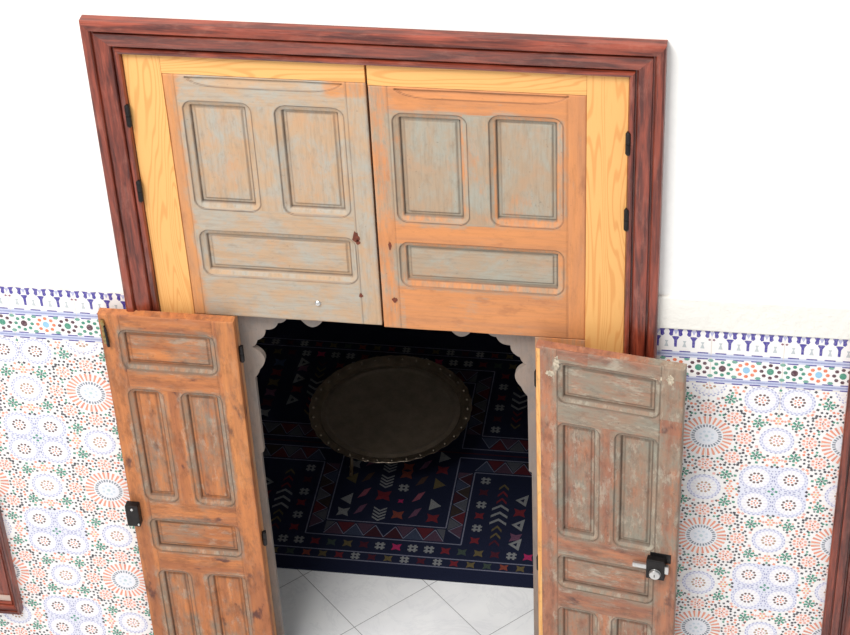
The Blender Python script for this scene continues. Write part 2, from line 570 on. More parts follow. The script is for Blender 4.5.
def tiling(name, x0, x1, u0, label, hole, z0=0.0):
    I = Inlay(lambda u, v, h: (u, -h - .0005, v))
    # body and grout
    I.bounds = (x0, x1, z0, TB)
    k0 = math.floor((x0 - u0) / .2) - 1
    k1 = math.ceil((x1 - u0) / .2) + 1
    g = .0011
    def crect(a, b, c, d, col, lift):
        a, b = max(a, x0), min(b, x1); c, d = max(c, z0), min(d, TB)
        if b <= a or d <= c: return
        H = hole
        if a >= H[1] or b <= H[0] or c >= H[3] or d <= H[2]:
            I.rect(a, b, c, d, col, lift); return
        if a < H[0]: I.rect(a, H[0], c, d, col, lift)
        if b > H[1]: I.rect(H[1], b, c, d, col, lift)
        p, q = max(a, H[0]), min(b, H[1])
        if c < H[2]: I.rect(p, q, c, H[2], col, lift)
        if d > H[3]: I.rect(p, q, H[3], d, col, lift)
    crect(x0, x1, z0, TB, GROUT, -1)
    I.hole = hole
    for k in range(k0, k1):
        a, b = u0 + .2 * k + g, u0 + .2 * (k + 1) - g
        crect(a, b, 1.4 + g, TB, WHITE, 0)
        for r in range(7):
            crect(a, b, 1.4 - .2 * (r + 1) + g, 1.4 - .2 * r - g, WHITE, 0)
    # mosaic field
    I.bounds = (x0, x1, z0 + .002, 1.398)
    for k in range(k0 // 2 - 1, k1 // 2 + 2):
        for r in range(0, 5):
            cell(I, u0 + .4 * k, 1.4 - .4 * r)
    # border
    I.bounds = (x0, x1, 1.4, TB)
    zt = TB
    for zz, hh in ((zt - .079, .027), (zt - .167, .025)):
        I.layer = 1
        for k in range(k0, k1):
            crect(u0 + .2 * k + g, u0 + .2 * (k + 1) - g, zz - hh + .004, zz - .004, srgb(196, 200, 222), 1)
            for j in range(4):
                a = u0 + .2 * k + .05 * j + .012
                for dz in (.002, hh - .004):
                    crect(a, a + .03, zz - dz - .003, zz - dz + .001, PUR, 2)
                crect(a - .012, a + .038, zz - hh / 2 - .003, zz - hh / 2 + .003, BAND, 2)
    I.layer = 2
    for k in range(k0 * 4, k1 * 4):
        c = u0 + .05 * k
        seam = (k % 4 == 0)
        for s in (-1, 1):
            I.poly([(c + s * .0045, zt - .003), (c + s * .022, zt - .001), (c + s * .0165, zt - .012), (c + s * .019, zt - .022),
                    (c + s * .014, zt - .028), (c + s * .008, zt - .026), (c + s * .0075, zt - .012)][::s], PUR)
        I.poly([(c - .007, zt - .006), (c + .007, zt - .006), (c, zt - .022)], LAV)
        if not seam:
            I.poly([(c - .0105, zt - .030), (c - .006, zt - .0285), (c + .006, zt - .0285), (c + .0105, zt - .030), (c + .004, zt - .042),
                    (c + .0036, zt - .066), (c - .0036, zt - .066), (c - .004, zt - .042)], PUR)
        else:
            I.disc(c - .006, zt - .034, .004, srgb(130, 70, 90), 5); I.disc(c + .006, zt - .034, .004, srgb(130, 70, 90), 5)
        c2 = c + .025
        I.poly([(c2 - .005, zt - .044), (c2 + .005, zt - .044), (c2 + .0015, zt - .052), (c2 + .006, zt - .066), (c2 - .006, zt - .066), (c2 - .0015, zt - .052)], srgb(188, 194, 196))
    for k in range(k0 * 3, k1 * 3):
        c = u0 + .2 / 3 * (k + .5)
        m = k % 3
        cc, dd = ((MAR, GRN), (BLU, ORA), (GRN, MAR))[m]
        zc = 1.4 + .0555
        I.disc(c, zc, .0100, cc, 12, ry=.0115)
        for i in range(8):
            a = PI / 4 * i
            I.disc(c + .0245 * math.cos(a), zc + .0225 * math.sin(a), .0062, dd, 6, ry=.0062)
        for s in (-1, 1):
            I.disc(c + .2 / 6, zc + s * .0275, .0085, srgb(104, 160, 142), 6, ry=.006)
    o = I.build(name, M_TILE)
    tag(o, label, 'wall tiles', kind='structure')
    return o


tiling('trim_2', -3.35, -.715, -1.119, 'colourful mosaic wall tiles with a blue toothed border, left of the doorway', HOLES[0])
tiling('trim_3', .725, 3.35, 1.120, 'colourful mosaic wall tiles with a blue toothed border, right of the doorway', HOLES[1])


# ------------------------------------------------------------------ dark red casing round the doorway
def casing(name, path, prof, mat, parent, closed=False, alpha=None):
    """sweep a moulding profile (t outwards, y) along mitred corners given as inner points with outward mitre vectors"""
    for (nm, p, q, mp, mq, al) in path:
        V = []; n = len(prof)
        N = 14
        for i in range(N + 1):
            f = i / N
            for t, y in prof:
                x = (p[0] + mp[0] * t) * (1 - f) + (q[0] + mq[0] * t) * f
                z = (p[1] + mp[1] * t) * (1 - f) + (q[1] + mq[1] * t) * f
                V.append((x, y, z))
        Fs = []
        for i in range(N):
            for j in range(n - 1):
                Fs.append((i * n + j, i * n + j + 1, (i + 1) * n + j + 1, (i + 1) * n + j))
        Fs.append(tuple(range(n))); Fs.append(tuple(range(N * n, N * n + n))[::-1])
        o = mesh_obj(nm, V, Fs, mat, parent, cols=[(0, 0, 0, al)] * len(V))
        bm = bmesh.new(); bm.from_mesh(o.data); bmesh.ops.recalc_face_normals(bm, faces=bm.faces); bm.to_mesh(o.data); bm.free()


door = thing('door_1', 'tall dark red moulded wooden door frame set in the white wall', 'door frame', kind='structure')
PROF = [(0, .045), (0, -.010), (.003, -.016), (.009, -.018), (.0145, -.016), (.016, -.006), (.0195, -.006), (.021, -.014), (.024, -.018), (.056, -.027),
        (.060, -.027), (.0615, -.021), (.065, -.021), (.067, -.030), (.070, -.034), (.086, -.034), (.091, -.031), (.093, -.026), (.093, .004)]
fx0, fx1, fz = -.662, .676, 2.406
casing('c', [('side_casing', (fx0, 0.0), (fx0, fz), (-1, 0), (-1, 1.14), 1.0),
             ('head_casing', (fx0, fz), (fx1, fz), (-1, 1.14), (1, 1.14), 0.0),
             ('side_casing', (fx1, fz), (fx1, 0.0), (1, 1.14), (1, 0), 1.0)], PROF, M_MAH, door)


# ------------------------------------------------------------------ carved old door boards
def rrect(X, Z, r, rad):
    cx, cz = (r[0] + r[1]) / 2, (r[2] + r[3]) / 2
    hx, hz = (r[1] - r[0]) / 2, (r[3] - r[2]) / 2
    qx = np.abs(X - cx) - (hx - rad); qz = np.abs(Z - cz) - (hz - rad)
    return np.minimum(np.maximum(qx, qz), 0) + np.hypot(np.maximum(qx, 0), np.maximum(qz, 0)) - rad


def carved(parent, x0, x1, z0, z1, y0, T, panels, mat, maskfn, frame_name='rails_and_stiles', groove=None, joints=(), res=.0028, ch=.018, rad=.03, flip=False):
    """panels: inner rects; chamfer goes out by ch. Front faces -y at y0, back at y0+T."""
    nx = int(round((x1 - x0) / res)); nz = int(round((z1 - z0) / res))
    X = np.linspace(x0, x1, nx + 1); Z = np.linspace(z0, z1, nz + 1)
    XX, ZZ = np.meshgrid(X, Z, indexing='ij')
    D = np.zeros_like(XX); G = np.zeros_like(XX); near = np.full_like(XX, 9.0)
    inp = np.full_like(XX, -1, dtype=int); inm = np.full_like(XX, -1, dtype=int)
    # gentle hand-made unevenness
    wob = .0005 * np.sin(XX * 31 + 1.3 * np.sin(ZZ * 9)) + .0005 * np.sin(ZZ * 23 + 2 * np.sin(XX * 7))
    D += wob
    for i, r in enumerate(panels):
        outer = (r[0] - ch, r[1] + ch, r[2] - ch, r[3] + ch)
        so = rrect(XX, ZZ, outer, rad)
        si = rrect(XX, ZZ, r, .002)
        near = np.minimum(near, np.abs(so))
        near = np.where(so < 0, 0, near)
        t = np.clip(-so / ch, 0, 1)
        D = np.where(so < 0, .0022 + .0075 * t ** .8, D)
        D = np.where(si < 0, .0175, D)
        fi = np.clip((-si - .010) / .003, 0, 1)
        D = np.where(si < -.010, .0175 - .0035 * fi, D)
        G = np.maximum(G, np.clip(1.15 - np.abs(so) / .0024, 0, 1) * .8)  # crease shade painted in together with grime, all round each panel
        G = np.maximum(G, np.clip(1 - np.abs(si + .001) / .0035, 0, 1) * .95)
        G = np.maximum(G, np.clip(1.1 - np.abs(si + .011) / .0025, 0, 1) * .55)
        inm[so < 0] = i
        inp[si < 0] = i
    if groove is not None:
        gx0, gx1, gz0, gz1 = groove
        cx, cz = (gx0 + gx1) / 2, (gz0 + gz1) / 2
        e = np.abs((XX - cx) / ((gx1 - gx0) / 2)) ** 7
        prof = np.clip(1 - e, 0, 1)
        lo = gz1 - (gz1 - gz0) * prof
        ins = (ZZ < gz1) & (ZZ > lo) & (e < 1)
        tt = np.clip((gz1 - ZZ) / (gz1 - gz0), 0, 1)
        D = np.where(ins, .006 * (1 - tt * .9) + .001, D)
        edge = np.minimum(np.abs(ZZ - gz1) + (e >= 1) * 9, np.where(e < 1, np.abs(ZZ - lo), 9))
        G = np.maximum(G, np.clip(1 - edge / .003, 0, 1) * .75)  # groove edges darkened likewise, painted shade and grime together
    for (jx0, jx1, jz0, jz1) in joints:
        dj = np.hypot(np.maximum(np.maximum(jx0 - XX, XX - jx1), 0), np.maximum(np.maximum(jz0 - ZZ, ZZ - jz1), 0))
        k = (inm < 0)
        D = np.where((dj < .0015) & k, D + .0012, D)
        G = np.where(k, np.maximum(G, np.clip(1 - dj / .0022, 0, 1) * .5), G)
    be = np.minimum(np.minimum(XX - x0, x1 - XX), np.minimum(ZZ - z0, z1 - ZZ))
    D += .003 * np.clip(1 - be / .004, 0, 1) ** 2
    YY = y0 + D
    mask = maskfn(XX, ZZ, near, inp, inm)
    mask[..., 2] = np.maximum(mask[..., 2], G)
    # face -> part
    def fidx(a): return a[:-1, :-1] * 1
    reg = np.where((inp[:-1, :-1] >= 0) & (inp[1:, 1:] >= 0), inp[:-1, :-1] + 1000, np.where((inm[:-1, :-1] >= 0) | (inm[1:, 1:] >= 0), np.maximum(inm[:-1, :-1], inm[1:, 1:]) + 100, 0))
    idx = np.arange(XX.size).reshape(XX.shape)
    q = np.stack([idx[:-1, :-1], idx[1:, :-1], idx[1:, 1:], idx[:-1, 1:]], -1).reshape(-1, 4)
    regf = reg.reshape(-1)
    P = np.stack([XX, YY, ZZ], -1).reshape(-1, 3)
    Mk = mask.reshape(-1, 4)
    res_objs = {}
    for rg in np.unique(regf):
        fs = q[regf == rg]
        used, inv = np.unique(fs, return_inverse=True)
        fs = inv.reshape(-1, 4)
        V = P[used]; C = Mk[used]
        if rg == 0:
            # close the slab: sides and back
            n = len(V)
            ybk = y0 + T
            s = .0
            ext = [(x0, y0 + .003, z0), (x1, y0 + .003, z0), (x1, y0 + .003, z1), (x0, y0 + .003, z1), (x0, ybk, z0), (x1, ybk, z0), (x1, ybk, z1), (x0, ybk, z1)]
            V = np.concatenate([V, np.array(ext)])
            C = np.concatenate([C, np.array([maskfn(np.array([[e[0]]]), np.array([[e[2]]]), np.array([[9.0]]), np.array([[-1]]), np.array([[-1]]))[0, 0] for e in ext])])
            extra = [(n, n + 1, n + 5, n + 4)[::-1], (n + 1, n + 2, n + 6, n + 5)[::-1], (n + 2, n + 3, n + 7, n + 6)[::-1], (n + 3, n, n + 4, n + 7)[::-1], (n + 4, n + 5, n + 6, n + 7)[::-1]]
        else:
            extra = []
        name = frame_name if rg == 0 else ('panel' if rg >= 1000 else 'panel_moulding')
        ob = mesh_obj(name, V, [tuple(int(i) for i in f) for f in fs] + extra, mat, parent, smooth=True, cols=C)
        if extra:
            fl = np.ones(len(ob.data.polygons), dtype=bool); fl[-5:] = False
            ob.data.polygons.foreach_set('use_smooth', fl)
        res_objs.setdefault(name, []).append(ob)
    return res_objs


def sm(a, b, x):
    t = np.clip((x - a) / (b - a), 0, 1)
    return t * t * (3 - 2 * t)


def grain(XX, ZZ, inp, panels, rails):
    """1 where the wood runs upright"""
    A = np.ones_like(XX)
    for r in rails:
        A = np.where((XX > r[0]) & (XX < r[1]) & (ZZ > r[2]) & (ZZ < r[3]), 0.0, A)
    for i, p in enumerate(panels):
        if (p[1] - p[0]) > (p[3] - p[2]): A = np.where(inp == i, 0.0, A)
        else: A = np.where(inp == i, 1.0, A)
    return A


SEAM = -.009
# ---- left leaf
leafL = thing('door_leaf', 'left fixed leaf of weathered grey-blue wood, new pine strip on its left', 'door', (0, 0, 0), kind='thing', group='large fixed door leaves')
PL = [(-.497, -.346, 1.926, 2.245), (-.246, -.095, 1.924, 2.243), (-.497, -.089, 1.694, 1.818)]


def mkL(XX, ZZ, near, inp, inm):
    m = np.zeros(XX.shape + (4,))
    pat = .50 + .45 * sm(-.56, -.50, XX) - .6 * (1 - sm(-.545, -.495, XX))
    pat = pat - .6 * sm(2.285, 2.31, ZZ) * sm(-.16, -.10, XX)
    pat = np.where((ZZ < 2.26) & (XX > -.065), pat + .1, pat)
    pat = pat + .15 * (near < .03)
    pat = np.where(inp >= 0, .92, pat)
    m[..., 0] = np.clip(pat, 0, 1)
    m[..., 3] = grain(XX, ZZ, inp, PL, [(-.528, -.07, 1.835, 1.912), (-.528, -.07, 2.258, 2.4), (-.528, -.07, 1.5, 1.68)])
    return m


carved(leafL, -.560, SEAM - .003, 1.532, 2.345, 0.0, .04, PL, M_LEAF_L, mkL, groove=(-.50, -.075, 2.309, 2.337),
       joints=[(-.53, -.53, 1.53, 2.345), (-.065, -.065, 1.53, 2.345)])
# ---- right leaf
leafR = thing('door_leaf', 'right fixed leaf of orange wood with grey panels, new pine strip on its right', 'door', (0, 0, 0), kind='thing', group='large fixed door leaves')
PR = [(.071, .233, 1.919, 2.238), (.328, .488, 1.925, 2.245), (.070, .489, 1.697, 1.816)]


def mkR(XX, ZZ, near, inp, inm):
    m = np.zeros(XX.shape + (4,))
    pat = .50 * (1 - sm(.02, .10, XX)) + .55 * (1 - sm(0, .03, near)) - .1
    pat = np.where((XX > .24) & (XX < .32) & (ZZ > 1.9) & (ZZ < 2.26), .75, pat)
    pat = np.where(XX > .525, -.15, pat)
    pat = np.where((ZZ < 1.86) & (ZZ > 1.83), .1, pat)
    pat = np.where(inp >= 0, .95, pat)
    pat = np.where((ZZ < 1.65) & (XX < .06), .35, pat)
    m[..., 0] = np.clip(pat, 0, 1)
    m[..., 3] = grain(XX, ZZ, inp, PR, [(.04, .52, 1.83, 1.905), (.04, .52, 2.258, 2.4), (.04, .52, 1.5, 1.68)])
    return m


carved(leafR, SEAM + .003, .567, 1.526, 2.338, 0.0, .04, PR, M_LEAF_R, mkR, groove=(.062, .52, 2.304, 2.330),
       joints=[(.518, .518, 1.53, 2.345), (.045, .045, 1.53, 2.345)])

OL, OR = -.446, .426      # opening edges
for lf, mt, sx0, sx1, rx0, rx1, ix0, ix1, zt in ((leafL, M_LEAF_L, -.661, -.5605, -.560, SEAM - .003, -.5600, OL, 2.346),
                                             (leafR, M_LEAF_R, .5675, .675, SEAM + .003, .567, OR, .5670, 2.339)):
    pm = (0, 1, 0, 1); ph = (0, 1, 0, 0)
    box('pine_stile', sx0, sx1, -.001, .04, .012, 2.422, mt, lf, .001, pm)['label'] = 'new yellow pine strip with knots'
    box('pine_top_rail', rx0, rx1, -.0008, .04, zt, 2.421, mt, lf, .001, ph)['label'] = 'new yellow pine top strip'
    box('lower_stile', ix0, ix1, 0.0, .04, .012, 1.531 if lf is leafL else 1.5255, mt, lf, .001, (.3, .0, 0, 1))

# ---- scalloped arch boards behind the opening
SCAL = [(.407, .02), (.416, .02), (.416, .985), (.407, .992), (.407, 1.284)]


def arc(p, q, bulge, n=7):
    """points from p to q bulging to the left of the direction p->q by 'bulge'"""
    out = []
    dx, dz = q[0] - p[0], q[1] - p[1]
    L = math.hypot(dx, dz); nx, nz = -dz / L, dx / L
    for i in range(1, n + 1):
        t = i / n
        b = 4 * t * (1 - t) * bulge
        out.append((p[0] + dx * t + nx * b, p[1] + dz * t + nz * b))
    return out


def scallop(side):
    pts = [(.416, .03), (.416, .982), (.407, .988), (.4065, 1.284)]
    pts += arc(pts[-1], (.388, 1.318), .002, 3)
    pts += arc(pts[-1], (.405, 1.402), .026, 9)
    pts += arc(pts[-1], (.386, 1.430), .004, 4)
    pts += arc(pts[-1], (.359, 1.472), .0085, 7)
    pts += arc(pts[-1], (.319, 1.499), .0095, 7)
    pts += arc(pts[-1], (.290, 1.521), .006, 6)
    pts += [(.282, 1.545), (.254, 1.545), (.254, 1.524)]
    pts += arc(pts[-1], (.181, 1.524), .032, 11)
    pts += [(.181, 1.545), (.02, 1.545)]
    # close over the top and outer side
    poly = pts + [(.02, 1.60), (.50, 1.60), (.50, .03)]
    off = -.009
    return [(side * x + off, z - .015) for x, z in poly]


for lf, s, mt in ((leafL, -1, M_LEAF_L), (leafR, 1, M_LEAF_R)):
    pl = scallop(s)
    bm = bmesh.new()
    # strip triangulated polygon
    vs = [bm.verts.new((x, .0405, z)) for x, z in pl]
    f = bm.faces.new(vs)
    r = bmesh.ops.extrude_face_region(bm, geom=[f])
    for v in [e for e in r['geom'] if isinstance(e, bmesh.types.BMVert)]: v.co.y += .018
    bmesh.ops.recalc_face_normals(bm, faces=bm.faces)
    bmesh.ops.triangulate(bm, faces=[x for x in bm.faces if len(x.verts) > 4])
    me = bpy.data.meshes.new('scalloped_arch_board'); bm.to_mesh(me); bm.free()
    a = me.color_attributes.new('mask', 'FLOAT_COLOR', 'POINT')
    for d in a.data: d.color = (.85, 0, .05, 1)
    me.materials.append(bpy.data.materials.get('arch_board') or mat_wood('arch_board', srgb(160, 128, 104), srgb(146, 120, 102), srgb(150, 136, 126), srgb(136, 130, 126), srgb(120, 96, 84), .4, 21.0, .15))
    ob = link(bpy.data.objects.new('scalloped_arch_board', me), lf)
    ob['label'] = 'thin grey board with a scalloped edge'


# ---- hinges of the big leaves, on the inner edge of the casing
def knuckle(parent, x, y, z, h=.062, r=.0075, name='hinge'):
    prof = [(0.0001, -h / 2 - .006), (r * .6, -h / 2 - .005), (r, -h / 2), (r, -.001), (r * .8, -.0005), (r * .8, .0005), (r, .001), (r, h / 2), (r * .6, h / 2 + .005), (0.0001, h / 2 + .006)]
    v, f = lathe_geo(prof, 14, 'z', (x, y, z))
    v2, f2 = box_geo(x - .004, x + .004, y, y + .012, z - h / 2, z + h / 2)
    return mesh_obj(name, *merge([(v, f), (v2, f2)]), M_IRON, parent, smooth=False)


for z in (2.215, 1.968, .75, .25):
    knuckle(leafL, -.664, -.014, z)
for z in (2.206, 1.962, .75, .25):
    knuckle(leafR, .677, -.014, z)

# small metal marks on the big leaves
v, f = lathe_geo([(.0001, -.006), (.006, -.005), (.009, -.002), (.009, .001)], 14, 'y', (-.193, 0, 1.60))
mesh_obj('bolt_head', v, f, M_STEEL, leafL)
for lf, pts in ((leafL, [(-.068, 1.842, .010, .017), (-.063, 1.825, .006, .008), (-.066, 1.638, .006, .007)]), (leafR, [(.026, 1.818, .004, .013), (.030, 1.628, .007, .008)])):
    for (x, z, rx, rz) in pts:
        n = 14
        V = [(x + rx * (1 + .3 * math.sin(5 * i + x * 90)) * math.cos(2 * PI * i / n), -.0016, z + rz * (1 + .3 * math.cos(3 * i)) * math.sin(2 * PI * i / n)) for i in range(n)]
        V2 = [(a, .002, c) for a, b, c in V]
        mesh_obj('rust_stain', V + V2, [tuple(range(n))] + [(i, (i + 1) % n, n + (i + 1) % n, n + i) for i in range(n)], M_RUST, lf)['label'] = 'rusty brown mark'

# ------------------------------------------------------------------ wicket doors (swung wide open)
WH = 1.552


def wicket_panels(w, sgn, l, r, mid_l, mid_r):
    P = []
    for (a, b, c, d) in ((l, r, 1.365, 1.482), (l, mid_l, .838, 1.258), (mid_r, r, .838, 1.258), (l, r, .618, .728), (l, mid_l, .088, .502), (mid_r, r, .088, .502)):
        x0, x1 = sorted((sgn * a, sgn * b))
        P.append((x0, x1, c, d))
    return P


def mkW(P, sgn, base, nearamt, panelamt, w, extra=None):
    def fn(XX, ZZ, near, inp, inm):
        m = np.zeros(XX.shape + (4,))
        pat = base + nearamt * (1 - sm(0, .03, near))
        pat = np.where((inm >= 0) & (inp < 0), base + nearamt + .12, pat)
        pat = np.where(inp >= 0, panelamt, pat)
        S = XX * sgn
        if extra is not None: pat, m[..., 2], m[..., 1] = extra(S, ZZ, pat, m[..., 2], inp)
        m[..., 0] = np.clip(pat, -.6, 1)
        e = .05
        x0, x1 = sorted((sgn * .062, sgn * (w - .062)))
        m[..., 3] = grain(XX, ZZ, inp, P, [(x0, x1, a, b) for a, b in ((1.5, 1.6), (1.275, 1.35), (.745, .82), (.52, .60), (0, .07))])
        return m
    return fn


# left wicket: hinged at the opening's left edge, folded flat; local x runs from the hinge to the free edge (negative x)
wL = thing('wicket_door', 'open orange-brown carved door panel on the left, with a small black box at its edge', 'door', (-.433, -.025, 0), math.radians(-.2), kind='thing', group='small open wicket doors')
PWL = wicket_panels(.40, -1, .080, .333, .172, .258)


def exL(S, Z, pat, B, inp):
    new = (S < .052) * (1 - sm(.5, .35, Z) * 0) * 0.0
    pat = np.where(S < .055, pat - .25, pat)
    pat = np.where((Z > 1.50), pat - .1, pat)
    return pat, B, np.zeros_like(S) + np.where((S < .055) & (Z > .9), .38, 0)


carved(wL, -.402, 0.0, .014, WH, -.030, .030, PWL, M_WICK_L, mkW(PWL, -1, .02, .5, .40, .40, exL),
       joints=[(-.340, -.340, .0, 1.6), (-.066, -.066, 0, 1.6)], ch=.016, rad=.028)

wR = thing('wicket_door', 'open grey and reddish carved door panel on the right, with a black rim lock', 'door', (.4385, -.030, 0), math.radians(-8.7), kind='thing', group='small open wicket doors')
PWR = wicket_panels(.425, 1, .078, .341, .171, .248)


def exR(S, Z, pat, B, inp):
    pat = np.where((Z < 1.345) & (Z > 1.28) & (S > .06) & (S < .36), .8, pat)
    pat = np.where((Z > 1.50) & (S > .15), pat + .35, pat)
    pat = np.where((S > .355) & (Z > 1.35), pat + .35, pat)
    pat = np.where((S > .33) & (Z < 1.3) & (Z > .6), pat + .25 * (Z > .8), pat)
    pat = np.where((inp == 2), .78, pat)
    pat = np.where((inp == 1), .5, pat)
    pat = np.where((inp == 0), .7, pat)
    pat = np.where(S < .013, -.6, pat)
    return pat, B, np.where((S < .0135) & (Z < 1.535), 1.0, 0)


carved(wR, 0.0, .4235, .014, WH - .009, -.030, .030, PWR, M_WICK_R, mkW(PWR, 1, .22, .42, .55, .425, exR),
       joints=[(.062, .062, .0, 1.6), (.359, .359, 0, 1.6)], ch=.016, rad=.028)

# hinges
for z in (1.418, .672, .14):
    h = knuckle(wL, .007, -.006, z, .05, .007)
for z in (1.40, .66, .14):
    h = knuckle(wR, -.007, -.003, z, .05, .005)

# black box at the free edge of the left wicket (lock keeper)
lk = box('lock_keeper', -.413, -.371, -.056, -.028, .728, .812, M_IRON, wL, .003)
lk['label'] = 'black metal lock box'
v, f = lathe_geo([(.0001, -.003), (.004, -.002), (.005, 0)], 10, 'y', (-.391, -.0565, .800))
mesh_obj('screw', v, f, M_STEEL, lk)
v, f = lathe_geo([(.0001, -.003), (.003, -.002), (.004, 0)], 10, 'y', (-.376, -.0562, .738))
mesh_obj('screw', v, f, M_STEEL, lk)
# worn latch at its upper outer corner
g = [box_geo(-.393, -.384, -.037, -.029, 1.448, 1.535)]
g += [lathe_geo([(.0001, -.006), (.006, -.005), (.007, .004)], 10, 'y', (-.388, -.036, z)) for z in (1.525, 1.472)]
lt = mesh_obj('latch_plate', *merge(g), M_BRASS, wL); lt['label'] = 'worn brassy latch strip'
v, f = tube_geo((-.380, -.038, 1.44), (-.383, -.038, 1.515), .0045, .0035, 10)
mesh_obj('latch_bar', v, f, M_IRON, lt)

# rim lock of the right wicket
body = box('rim_lock', .338, .394, -.052, -.028, .735, .812, M_IRON, wR, .003)
body['label'] = 'black rim lock with silver knob'
box('lock_plate', .345, .408, -.0308, -.0285, .79, .826, M_IRON, wR, .002)
g = [box_geo(.296, .340, -.048, -.036, .768, .784)]
o = mesh_obj('bolt_bar', *merge(g), M_STEEL, body); bevel(o, .002)
g = [box_geo(.392, .405, -.048, -.034, .760, .790)]
o = mesh_obj('latch_tongue', *merge(g), M_STEEL, body); bevel(o, .002)
v, f = lathe_geo([(.0001, -.010), (.009, -.010), (.0155, -.009), (.017, -.006), (.017, -.002), (.018, 0)], 24, 'y', (.366, -.052, .760))
o = mesh_obj('knob', v, f, M_STEEL, body, smooth=False)
v, f = box_geo(.3647, .3673, -.0628, -.0612, .755, .765)
mesh_obj('keyhole', v, f, M_IRON, o)

# pale paint flakes left on the right wicket
M_FLAKE = mat_plain('old_paint', srgb(204, 188, 164), .8, 0, .22, 120)
for (x, z, rx, rz) in ((.042, 1.452, .012, .010), (.060, 1.49, .008, .022), (.070, 1.512, .013, .009), (.35, 1.500, .026, .007), (.29, 1.511, .022, .005), (.385, 1.50, .009, .018)):
    n = 19
    ph = x * 77
    V = [(x + rx * (1 + .3 * math.sin(2.3 * i + ph)) * math.cos(2 * PI * i / n), -.0304, z + rz * (1 + .3 * math.cos(3.1 * i + ph)) * math.sin(2 * PI * i / n)) for i in range(n)]
    V += [(a, -.0285, c) for a, b, c in V]
    mesh_obj('paint_flake', V, [tuple(range(n))] + [(i, (i + 1) % n, n + (i + 1) % n, n + i) for i in range(n)], M_FLAKE, wR)['label'] = 'pale crusty paint remains'


# ------------------------------------------------------------------ neighbouring windows, only their edges are in view
def window(name, x0, x1, z0, z1, label):
    w = thing(name, label, 'window', kind='structure')
    pf = [(0, .03), (0, -.004), (.004, -.010), (.010, -.012), (.013, -.006), (.017, -.006), (.020, -.016), (.040, -.024), (.043, -.024), (.045, -.018), (.048, -.018), (.050, -.028), (.066, -.030), (.070, -.026), (.070, .003)]
    t = .070
    if name == 'window_1': pf = [(a * .5, b) for a, b in pf]; t = .035
    a0, a1, b0, b1 = x0 + t, x1 - t, z0 + t, z1 - t
    casing('c', [('side_casing', (a0, b0), (a0, b1), (-1, -1), (-1, 1), 1.0), ('head_casing', (a0, b1), (a1, b1), (-1, 1), (1, 1), 0.0),
                 ('side_casing', (a1, b1), (a1, b0), (1, 1), (1, -1), 1.0), ('bottom_casing', (a1, b0), (a0, b0), (1, -1), (-1, -1), 0.0)], pf, M_MAH, w)
    # sash and pane, a little behind the casing face
    s = .05
    mesh_obj('sash', *merge([box_geo(a0, a0 + s, .004, .03, b0 + .02, b1), box_geo(a1 - s, a1, .004, .03, b0 + .02, b1), box_geo(a0 + s, a1 - s, .004, .03, b0 + .02, b0 + .02 + s), box_geo(a0 + s, a1 - s, .004, .03, b1 - s, b1)]),
             M_MAH, w, cols=[(0, 0, 0, 1)] * 32)
    box('pane', a0 + s, a1 - s, .012, .018, b0 + .02 + s, b1 - s, M_GLASS, w)
    box('sill', a0, a1, -.002, .034, b0, b0 + .0195, M_SILL, w)
    return w


window('window_1', -2.05, -1.292, .222, 1.12, 'low window with a dark red wooden frame at the lower left')
window('window_2', 1.303, 2.05, .222, 1.60, 'window with a dark red moulded frame at the right edge')

# ------------------------------------------------------------------ kilim
NAVY = srgb(32, 37, 60); NAV2 = srgb(28, 33, 54); GRYL = srgb(126, 128, 148); RRED = srgb(118, 42, 50); RMAR = srgb(80, 34, 46); RGRY = srgb(142, 144, 146)
RPNK = srgb(180, 50, 100); RORG = srgb(136, 70, 58); RYEL = srgb(106, 94, 64); RMAU = srgb(112, 76, 98); RGRN = srgb(66, 78, 70); RSLA = srgb(76, 92, 124); RBRN = srgb(84, 62, 52)
YC = 1.146; XC = -.206
RX0, RX1, RY0, RY1 = -1.02, .61, .494, 1.90
K = Inlay(lambda u, v, h: (u, v, .009 + h))
K.rect(RX0, RX1, RY0, RY1, NAVY, 0)


def hash8(u, v, c, s=.017):
    K.layer = 3; s *= 1.18
    for a in (-1, 1):
        K.rect(u + a * s * .45 - s * .22, u + a * s * .45 + s * .22, v - s, v + s, c)
        K.rect(u - s, u + s, v + a * s * .45 - s * .22, v + a * s * .45 + s * .22, c, 4)
    K.disc(u, v, s * .3, NAVY, 4, lift=5)


def blob(u, v, c, s=.015):
    s *= 1.12
    K.poly([(u - s, v - s), (u, v - s * .6), (u + s, v - s), (u + s * .7, v), (u + s, v + s), (u, v + s * .6), (u - s, v + s), (u - s * .7, v)], c, 3)


def mir(fn, *p):
    """draw in all four quarters"""
    for sx in (1, -1):
        for sy in (1, -1):
            fn(sx, sy, *p)


def X(x, s): return XC + s * (x - XC)
def Yy(y, s): return YC + s * (y - YC)


def mline(p, q, w=.0022, c=GRYL, quad=True):
    for sx in (1, -1):
        for sy in (1, -1):
            K.line((X(p[0], sx), Yy(p[1], sy)), (X(q[0], sx), Yy(q[1], sy)), w, c, 2)


